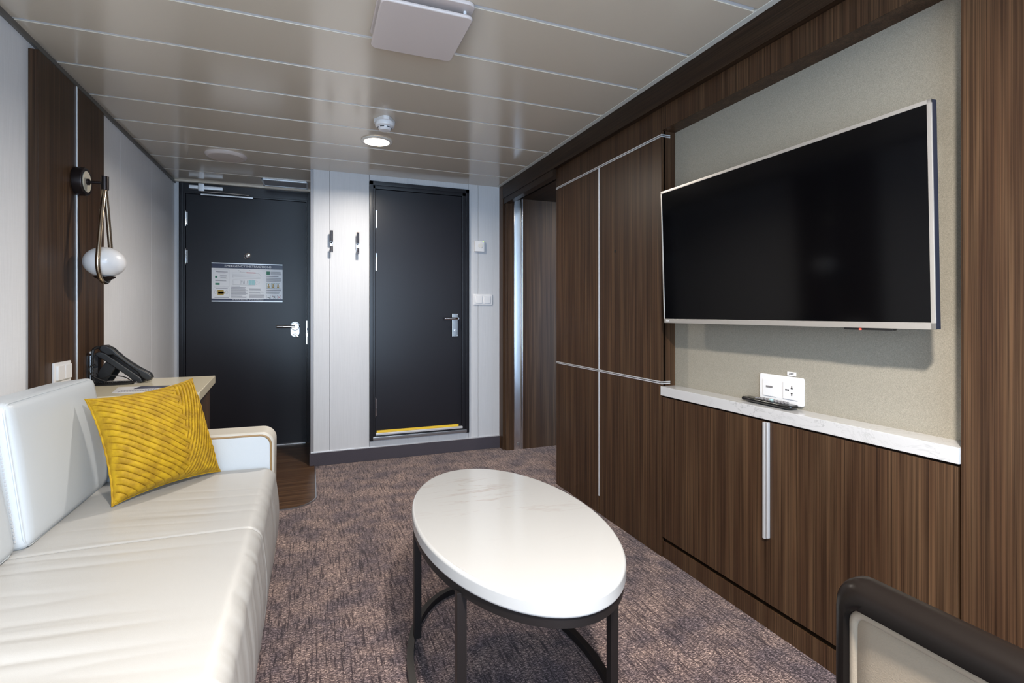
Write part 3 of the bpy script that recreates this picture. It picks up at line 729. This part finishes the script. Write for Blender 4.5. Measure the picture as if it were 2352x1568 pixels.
prism(bm, rrect(.044, .225, .012, 5), lambda a, b, h: Mr @ Vector((a, b, .001 + h * (1 - .25 * (abs(b) / .1125) ** 3) + (.004 if h < .01 else 0) * (abs(b) / .1125) ** 2)), 0, .021, .005)
build('body', bm, BLACKG, t)
bm = bmesh.new()
for i in range(9):
    for j in (-1, 0, 1): box(bm, j * .011 - .0035, j * .011 + .0035, -.075 + i * .0145, -.068 + i * .0145, .0190, .0228, bev=.001, M=Mr)
build('buttons', bm, GREY, t)
bm = bmesh.new(); lathe(bm, [(.008, .0190), (.007, .0235), (0, .0235)], Mr @ Matrix.Translation((0, -.012, 0)), 16); build('round_button', bm, CYANP, t)

# ------------------------------------------------------------------ passage to the bedroom
bm = bmesh.new(); box(bm, 1.464, 1.50, 3.832, YB + .02, 0, 2.03, bev=.001); struct(build('trim_10', bm, WOOD))
bm = bmesh.new(); box(bm, 1.48, 1.535, 3.830, 3.87, 0, 2.03); box(bm, 1.609, 4.2, 3.830, 3.87, 0, 2.03); box(bm, 1.45, 4.2, 3.87, 4.1, 0, ZC + .03); struct(build('wall_passage', bm, WOOD))
bm = bmesh.new(); prism(bm, [(1.535, 3.834), (1.572, 3.837), (1.609, 3.847), (1.609, 3.87), (1.535, 3.87)], lambda a, b, h: Vector((a, b, h)), 0, 2.03)
jm = struct(build('trim_11', bm, MIRROR))
for a, b in ((1.533, 1.5385), (1.601, 1.611)):
    bm = bmesh.new(); box(bm, a, b, 3.829, 3.86, 0, 2.03, bev=.002, seg=3); build('edge_strip', bm, MIRROR, jm)
bm = bmesh.new(); lathe(bm, [(.012, 0), (.010, .004), (.005, .004), (.004, .001), (0, .001)], plane_M((1.572, 3.837, .045), (1, 0, 0), (0, 0, 1)), 20); build('floor_guide', bm, STEEL, jm)
bm = bmesh.new(); box(bm, 4.1, 4.2, YR, YE, 0, ZC + .03); struct(build('wall_bedroom', bm, WALLB))
bm = bmesh.new(); box(bm, 1.932, 1.96, YR, 2.962, 0, ZC + .03); struct(build('wall_partition', bm, WALLB))

# ------------------------------------------------------------------ desk behind the sofa
dk = thing('side_desk', 'small wall desk with cream top and walnut sides behind the sofa arm', 'desk', (-.72, 2.85, 0))
bm = bmesh.new()
prism(bm, [(XL, 2.505), (-.432, 2.478), (-.470, 3.118), (XL, 3.118)], lambda a, b, h: Vector((a, b, h)), .729, .769, .0025); build('desktop', bm, DESKTOP, dk)
bx('body', WOOD, (XL + .001, -.490, 2.60, 3.09, 0.0, .722), dk, bev=.001)
bx('edge_rail', ALU, (-.500, -.482, 2.56, 3.10, .713, .728), dk, bev=.003)
def on_desk(bm, poly, z0, z1): prism(bm, poly, lambda a, b, h: Vector((a, b, h)), z0, z1)
sh = None
bm = bmesh.new(); on_desk(bm, [(-.768, 2.592), (-.520, 2.548), (-.500, 2.760), (-.800, 2.782)], .7692, .7700)
sh = tag(build('info_sheet', bm, PAPER, smooth=False), 'printed white sheet lying flat on the cream desk top', 'paper')
bm = bmesh.new()
for i in range(22):
    x = -.752 + i * .0105; box(bm, x, x + .0045, 2.60, 2.60 + .05 + .02 * random.random(), .7700, .7703)
build('print', bm, INK, sh, smooth=False)
bm = bmesh.new(); on_desk(bm, [(-.718, 2.690), (-.596, 2.675), (-.598, 2.755), (-.712, 2.765)], .7701, .7712)
cdd = tag(build('card', bm, NAVY, smooth=False), 'dark navy card lying on the sheet of paper', 'card')
bm = bmesh.new()
for i in range(3): box(bm, -.70, -.62 - .01 * i, 2.70 + i * .016, 2.704 + i * .016, .7712, .7714)
build('print', bm, INK, cdd, smooth=False)

# ------------------------------------------------------------------ telephone
ph = thing('telephone', 'black desk telephone with handset and coiled cord on the cream desk', 'telephone', (-.82, 3.0, .769))
PY0, PY1 = 2.915, 3.085
A = Vector((-.915, 0, .918)); B = Vector((-.765, 0, .800))         # slope line, high at wall side, low towards the room
dirv = (B - A).normalized(); nrm = Vector((-dirv.z, 0, dirv.x)); nrm = nrm if nrm.z > 0 else -nrm
def phf(a, b, h): return A + dirv * a + nrm * b + Vector((0, h, 0))
L = (B - A).length
prof = [(-.01, -.012), (0, .006), (.02, .012), (L - .02, .006), (L + .015, .004), (L + .032, -.006), (L + .030, -.014), (L + .010, -.027), (L - .03, -.020), (.03, -.016), (0, -.018)]
bm = bmesh.new(); prism(bm, prof, phf, PY0, PY1, .004); build('body', bm, BLACKP, ph)
for y in (PY0 + .02, PY1 - .035):      # stand legs
    bm = bmesh.new(); prism(bm, [(-.885, .885), (-.850, .856), (-.888, .790), (-.900, .7705), (-.934, .7705), (-.938, .785), (-.915, .84)], lambda a, b, h: Vector((a, h, b)), y, y + .016, .002)
    build('stand_leg', bm, BLACKP, ph)
bm = bmesh.new()   # handset: a bowed bar with two cups
yh = PY0 + .028
hp_ = [(-.012, .012), (-.016, .030), (.0, .044), (.03, .047), (.06, .040), (.12, .034), (L - .02, .036), (L + .03, .040), (L + .05, .030), (L + .052, .014), (L + .045, .004), (L + .01, .004), (L - .01, .014), (.10, .020), (.05, .022), (.035, .008), (.0, .006)]
prism(bm, hp_, phf, yh - .022, yh + .024, .007); build('handset', bm, BLACKP, ph)
bm = bmesh.new(); prism(bm, [(.01, .010), (.05, .012), (.05, .016), (.01, .016)], phf, PY0 + .075, PY1 - .012); build('display', bm, BLACKG, ph)
bm = bmesh.new()
for i in range(4):
    for j in range(3):
        prism(bm, [(.07 + i * .018, .008), (.082 + i * .018, .008), (.082 + i * .018, .013), (.07 + i * .018, .013)], phf, PY0 + .08 + j * .025, PY0 + .098 + j * .025)
build('keypad', bm, GREY, ph)
bm = bmesh.new()   # coiled cord from the handset top down behind to the desk
base = [(-.915, 2.93, .944), (-.930, 2.91, .936), (-.934, 2.905, .905), (-.934, 2.905, .86), (-.932, 2.90, .81), (-.920, 2.895, .779), (-.87, 2.885, .778), (-.80, 2.89, .778)]
def spline(pts, n=14):
    P_ = [Vector(p) for p in pts]; P_ = [P_[0] * 2 - P_[1]] + P_ + [P_[-1] * 2 - P_[-2]]; out = []
    for i in range(1, len(P_) - 2):
        for k in range(n):
            s = k / n; a, b, c, d = P_[i - 1:i + 3]
            out.append(.5 * ((2 * b) + (-a + c) * s + (2 * a - 5 * b + 4 * c - d) * s * s + (-a + 3 * b - 3 * c + d) * s ** 3))
    out.append(P_[-2]); return out
sp = spline(base, 60); coil = []
for i, p in enumerate(sp):
    d = (sp[min(i + 1, len(sp) - 1)] - sp[max(i - 1, 0)]); u, v = frame_axes(d); a = i * .9
    coil.append(p + (u * math.cos(a) + v * math.sin(a)) * .0052)
tube(bm, coil, .0017, 5); tube(bm, sp[::6], .0036, 6); build('coiled_cord', bm, BLACKP, ph)
bm = bmesh.new()
tube(bm, spline([(-.930, 2.93, .86), (-.930, 2.90, .865), (-.935, 2.87, .85), (-.93, 2.88, .82), (-.89, 2.89, .79), (-.86, 2.92, .776), (-.83, 2.95, .774)], 8), .0025, 8)
tube(bm, spline([(-.93, 2.94, .82), (-.90, 2.90, .80), (-.86, 2.90, .81), (-.82, 2.93, .80), (-.80, 2.97, .774)], 8), .0022, 8)
for k in range(4):
    tube(bm, spline([(-.93 + .02 * k, 2.87 + .012 * k, .7715 + .003 * k), (-.87, 2.862 + .01 * k, .7715 + .003 * k), (-.80 + .012 * k, 2.875, .7715 + .003 * k), (-.775, 2.90, .7715 + .003 * k), (-.84, 2.915, .7715 + .003 * k), (-.92, 2.90, .7715 + .003 * k)], 8), .0024, 6)
build('cable', bm, BLACKP, ph)

# ------------------------------------------------------------------ sofa
sf = thing('sofa', 'long ivory leather sofa with three back cushions along the left wall', 'sofa', (-.55, 1.45, 0))
SY0, SY1 = .34, 2.395
def fbm(x, y, z=0.0): return noise.noise(Vector((x, y, z)))
def wrinkle(x, y):
    e = min(1.0, max(0, (2.25 - y) / .35)); c = min(1, max(0, (x + .95) / .15))
    s = y + .10 * (x + .5) + .02 * fbm(x * 3, y * 2, 3.3)
    n1 = 1 - abs(fbm(x * 1.1 + 4, s * 11, 1.7)) * 2.4
    n2 = 1 - abs(fbm(x * 1.7 - 2, s * 21, 5.1)) * 2.4
    env = max(0, min(1, .55 + 1.3 * fbm(x * 1.6, y * 2.1, 9.2)))
    n0 = fbm(x * .9, s * 6.5, 7.7)
    return (-.0062 * max(0, n1) ** 2 - .0014 * max(0, n2) ** 2 + .006 * n0) * env * e * c
bm = bmesh.new()
prof = [(-.965, .40)]
N1 = 90
for i in range(N1 + 1): prof.append((-.955 + (.955 - .185) * i / N1, .452))
rr = .050
for i in range(1, 13):
    a = math.pi / 2 * (1 - i / 12); prof.append((-.185 + rr * math.cos(a), .402 + rr * math.sin(a)))
for i in range(1, 25): prof.append((-.135 + .012 * math.sin(math.pi * i / 24), .402 - .28 * i / 24))
prof.append((-.16, .118)); prof.append((-.20, .118))
NY = 420; grid = []
SE = (1.735, 1.035)
for j in range(NY + 1):
    y = SY0 + (SY1 - SY0) * j / NY; row = []
    for i, (x, z) in enumerate(prof):
        top = 1 <= i <= N1 + 8; wv = wrinkle(x, y) if top else 0
        fade = 1.0 if i <= N1 else max(0, 1 - (i - N1) / 8)
        crown = .006 * math.sin(max(0, min(1, (x + .955) / .8)) * math.pi) if top else 0
        seam = sum(math.exp(-((y - s) / .004) ** 2) for s in SE) * .0045
        zz = z + crown + wv * fade - (seam if top else 0)
        xx = x
        if i > N1 + 4:
            xx += .0025 * fbm(y * 16, z * 2.5, 2) + .002 * fbm(y * 33, z * 3, 7) - seam * .8
        ye = min(1, (SY1 - y) / .02)                       # rounded end against the arm
        if top: zz -= .012 * (1 - ye) ** 2
        row.append(bm.verts.new((xx, y, zz)))
    grid.append(row)
for a, b in zip(grid, grid[1:]):
    for k in range(len(prof) - 1): bm.faces.new((a[k], a[k + 1], b[k + 1], b[k]))
bm.faces.new(grid[0]); bm.faces.new(grid[-1][::-1])
se = build('seat', bm, SEATL, sf, ang=80)
for s in SE:     # stitches beside the seam
    bm = bmesh.new()
    for side in (-.006,):
        x = -.93
        while x < -.19:
            z = .452 + .006 * math.sin(max(0, min(1, (x + .955) / .8)) * math.pi) + wrinkle(x, s + side)
            box(bm, x, x + .006, s + side - .0006, s + side + .0006, z - .0002, z + .0004); x += .0095
    build('stitching', bm, SEATL, se, smooth=False)
bx('base', LEATHER, (-.95, -.175, SY0 + .02, SY1 - .01, .03, .13), sf, bev=.004)
bx('back_frame', LEATHER, (XL + .004, -.895, SY0, SY1 + .002, .03, .72), sf, bev=.02, seg=4)
for y in (SY0 + .1, 2.3):
    for x in (-.88, -.24): bm = bmesh.new(); cyl(bm, (x, y, 0), (x, y, .034), .018, .022, 16); build('foot', bm, BLACKP, sf)
# arms
def arm(y0, y1, near):
    poly = [(XL + .006, .03), (-.145, .03)]
    for i in range(9): a = math.radians(90 * i / 8); poly.append((-.195 + .055 * math.cos(a), .543 + .055 * math.sin(a)))
    poly.append((XL + .006, .606))
    bm = bmesh.new(); prism(bm, poly, lambda a, b, h: Vector((a, h, b)), y0, y1, .010); am = build('arm', bm, CREAMP, sf, label='cream trimmed armrest')
    pin = []
    for a, b in poly: pin.append((max(XL + .01, a - .012 if a > -.2 else a), b - .012 if b > .1 else b))
    yn = y0 if near else y1; s = -1 if near else 1
    bm = bmesh.new(); q = [(XL + .01, .04), (-.158, .04)]
    for i in range(9): a = math.radians(90 * i / 8); q.append((-.200 + .042 * math.cos(a), .540 + .042 * math.sin(a)))
    q.append((XL + .01, .589))
    prism(bm, q, lambda a, b, h: Vector((a, h, b)), yn, yn + s * .006, .003); build('side_panel', bm, LEATHER, am, label='white leather panel')
    pts = [(a + (.003 if a > -.3 else 0), yn + s * .001, b + .003) for a, b in q[1:]]
    bm = bmesh.new(); tube(bm, pts, .0042, 8); build('piping', bm, TAN, am, label='tan piping')
arm(2.402, 2.545, True)
# back cushions
def cushion(y0, y1, setback, lean):
    yc = (y0 + y1) / 2; hy = (y1 - y0) / 2
    xb, zb = -.712 - setback, .458; th = .068; hh = .202
    up = Vector((-math.sin(lean), 0, math.cos(lean))); fw = Vector((math.cos(lean), 0, math.sin(lean)))
    C = Vector((xb, yc, zb)) - fw * th + up * hh
    f = lambda q: C + fw * q.x + Vector((0, q.y, 0)) + up * q.z
    bm = bmesh.new(); soft_box(bm, f, th, hy, hh, .022, 18, (.016, .004, .004))
    cu = build('back_cushion', bm, LEATHER, sf, ang=80)
    bm = bmesh.new(); r = .03; pts = []
    for (a, b) in rrect(2 * hy - .008, 2 * hh - .008, r, 6):
        pts.append(f(Vector((th - .008, a, b))))
    tube(bm, pts, .0032, 8, True); build('piping', bm, LEATHER, cu)
    bm = bmesh.new()
    for s in range(34):
        z = -hh + .03 + s * (2 * hh - .06) / 33
        p = f(Vector((th - .024, -hy - .0035, z))); box(bm, p.x - .002, p.x + .002, p.y - .001, p.y + .002, p.z - .0035, p.z + .0035, bev=.0005)
    build('stitching', bm, CREASE, cu, smooth=False)
cushion(1.775, 2.385, 0.0, math.radians(7.0)); cushion(1.165, 1.765, .018, math.radians(10)); cushion(.555, 1.155, .018, math.radians(9))

# ------------------------------------------------------------------ yellow throw pillow
tp = thing('throw_pillow', 'mustard yellow velvet pillow with pleated herringbone front on the sofa', 'cushion', (-.48, 2.25, .46))
cBL, cBR = Vector((-.610, 2.060, .462)), Vector((-.338, 2.358, .462))
cTL, cTR = Vector((-.716, 2.165, .806)), Vector((-.452, 2.448, .832))
NRM = ((cBR - cBL).cross(cTL - cBL)).normalized()
if NRM.y > 0: NRM = -NRM
def pill(s, t, h):
    # seam edges bow inwards between pointed corners
    ss = s * (1 - .105 * (1 - t * t) ** .8 * abs(s)); tt = t * (1 - .100 * (1 - s * s) ** .8 * abs(t))
    u, v = (ss + 1) / 2, (tt + 1) / 2
    p = cBL.lerp(cBR, u).lerp(cTL.lerp(cTR, u), v)
    return p + NRM * h
def thick(s, t): return .078 * (max(0, (1 - s ** 2)) * max(0, (1 - t ** 2))) ** .42
def pleat(s, t):
    pw = .128
    # herringbone seam: stepped line about 60-70 % across
    yb = .27 + .10 * t
    ph_ = (s + t) / (pw * 2) ; k = ph_ - math.floor(ph_)
    bound = yb + .07 * (2 * k - 1)
    warp = .03 * fbm(s * 1.7, t * 1.7, 4)
    if s < bound: q = (t + .92 * s + warp + .05 * s * s) / pw
    else: q = (s - .42 * t + warp * .6 + .07 * t * t + 7.03) / (pw * .60)
    f = q - math.floor(q)
    d = f if s < bound else 1 - f
    prof_ = .55 * d + .45 * math.sin(math.pi * min(1, d * 1.0))
    if d < .15: prof_ -= 1.0 * (1 - d / .15)
    return prof_
N = 230
bm = bmesh.new(); fr_, bk_ = [], []
def uu(i): x = -1 + 2 * i / N; return math.copysign(abs(math.sin(x * math.pi / 2)) ** 1.0, x) * .35 + x * .65
for j in range(N + 1):
    r1, r2 = [], []
    for i in range(N + 1):
        s, t = uu(i), uu(j); edge = min(1, (1 - abs(s)) * 14) * min(1, (1 - abs(t)) * 14)
        T = thick(s, t) + .004 * fbm(s * 3, t * 3, 8) * edge
        h = T * 1.1 + (.0118 if s < .9 else .006) * pleat(s, t) * edge
        v = bm.verts.new(pill(s, t, h)); r1.append(v)
        if i in (0, N) or j in (0, N): r2.append(v)
        else: r2.append(bm.verts.new(pill(s, t, -T * .55)) if (i % 1 == 0) else v)
    fr_.append(r1); bk_.append(r2)
for j in range(N):
    for i in range(N):
        bm.faces.new((fr_[j][i], fr_[j][i + 1], fr_[j + 1][i + 1], fr_[j + 1][i]))
        bm.faces.new((bk_[j][i], bk_[j + 1][i], bk_[j + 1][i + 1], bk_[j][i + 1]))
build('cover', bm, VELVET, tp, ang=60)
bm = bmesh.new(); pts = []
for k in range(4):
    for i in range(40):
        q = -1 + 2 * i / 40; s, t = ((q, -1), (1, q), (-q, 1), (-1, -q))[k]; pts.append(pill(s, t, .001 * math.sin(i * 1.7)))
tube(bm, pts, .0035, 8, True); build('piping', bm, VELVET, tp)

# ------------------------------------------------------------------ coffee table
TX, TY, TA, TB = .558, 1.459, .273, .496
ct = thing('coffee_table', 'oval white marble coffee table on a black metal frame', 'coffee table', (TX, TY, 0))
ell = lambda k=0.0, n=96: [(TX + (TA + k) * math.cos(2 * math.pi * i / n), TY + (TB + k) * math.sin(2 * math.pi * i / n)) for i in range(n)]
def bevel_slab(bm, k, z0, z1, r, steps=6):
    rings = []; seq = []
    for i in range(steps + 1): a = math.pi / 2 * i / steps; seq.append((-r + r * math.sin(a), z0 + r - r * math.cos(a)))
    for i in range(steps + 1): a = math.pi / 2 * i / steps; seq.append((-r + r * math.cos(a), z1 - r + r * math.sin(a)))
    for off, z in seq: rings.append([bm.verts.new((x, y, z)) for x, y in ell(k + off)])
    for a, b in zip(rings, rings[1:]):
        for i in range(96): bm.faces.new((a[i], a[(i + 1) % 96], b[(i + 1) % 96], b[i]))
    bm.faces.new(rings[0][::-1]); bm.faces.new(rings[-1])
bm = bmesh.new(); bevel_slab(bm, 0, .446, .485, .008); build('tabletop', bm, TABLE_TOP, ct)
def ring(bm, k0, k1, z0, z1):
    rs = [[bm.verts.new((x, y, z)) for x, y in ell(k)] for k, z in ((k0, z0), (k1, z0), (k1, z1), (k0, z1))]
    for a, b in zip(rs, rs[1:] + rs[:1]):
        for i in range(96): bm.faces.new((a[i], a[(i + 1) % 96], b[(i + 1) % 96], b[i]))
bm = bmesh.new(); ring(bm, -.030, -.006, .424, .446); build('top_ring', bm, BLACKM, ct)
bm = bmesh.new(); ring(bm, -.006, .016, 0, .022); build('floor_ring', bm, BLACKM, ct)
for ang_ in (31, 149, 213, 331):
    a = math.radians(ang_); x, y = TX + (TA - .012) * math.cos(a), TY + (TB - .012) * math.sin(a)
    bx('leg', BLACKM, (x - .012, x + .012, y - .012, y + .012, 0.018, .430), ct, bev=.001)

# ------------------------------------------------------------------ chair in the right foreground
ch = thing('chair', 'dark lacquered chair with beige upholstered back in the bottom right corner', 'chair', (.78, .19, 0))
CXF, CXB, CZ = .552, .594, .805; CY0, CY1 = -.04, .411
def bar(bm, x0, x1, y0, y1, z0, z1, r=.012): box(bm, x0, x1, y0, y1, z0, z1, bev=r, seg=5)
bm = bmesh.new()
# top rail + posts as one bent frame
outer = rrect(CY1 - CY0, .42, .030, 8, (CY0 + CY1) / 2, CZ - .21); inner = rrect(CY1 - CY0 - .040, .36, .014, 8, (CY0 + CY1) / 2, CZ - .21)
n = len(outer); R_ = []
for (poly, x, inset) in ((outer, CXF + .020, 0), (outer, CXF + .012, .002), (outer, CXF + .005, .006), (outer, CXF + .001, .012), (outer, CXF, .018), (inner, CXF + .001, -.002), (inner, CXF + .006, 0), (inner, CXB - .006, 0), (inner, CXB, -.004), (outer, CXB, .008), (outer, CXB - .010, 0)):
    cy, cz = (CY0 + CY1) / 2, CZ - .21; ring_ = []
    for a, b in poly:
        d = Vector((a - cy, b - cz)); sy = 1 - inset / abs(CY1 - CY0) * 2; sz = 1 - inset / .42 * 2
        ring_.append(bm.verts.new((x, cy + d.x * sy, cz + d.y * sz)))
    R_.append(ring_)
for a, b in zip(R_, R_[1:] + R_[:1]):
    for i in range(n): bm.faces.new((a[i], a[(i + 1) % n], b[(i + 1) % n], b[i]))
build('back_frame', bm, DARKWOOD, ch, ang=60)
bm = bmesh.new(); cy, cz = (CY0 + CY1) / 2, CZ - .21
soft_box(bm, lambda q: Vector((.576 + q.x, cy + q.y, cz + q.z)), .015, (CY1 - CY0 - .042) / 2, .179, .012, 12, (.006, 0, 0)); bp = build('back_pad', bm, CHAIRF, ch, ang=80)
bm = bmesh.new(); tube(bm, [(.563, a, b) for a, b in rrect(CY1 - CY0 - .046, .352, .014, 6, cy, cz)], .0052, 10, True); build('piping', bm, CHAIRF, bp)
bm = bmesh.new(); soft_box(bm, lambda q: Vector((.82 + q.x, cy + q.y, .45 + q.z)), .225, .225, .035, .03, 12, (0, 0, .012)); build('seat', bm, CHAIRF, ch, ang=80)
bm = bmesh.new(); bar(bm, .60, 1.04, cy - .22, cy + .22, .375, .418, .006); build('seat_frame', bm, DARKWOOD, ch)
for x, y in ((.578, CY0 + .018), (.578, CY1 - .018), (1.02, CY0 + .02), (1.02, CY1 - .02)):
    bm = bmesh.new(); top = .40 if x < .7 else .39; cyl(bm, (x - (.02 if x < .7 else 0), y, 0), (x, y, top), .012, .018, 16); build('leg', bm, DARKWOOD, ch)
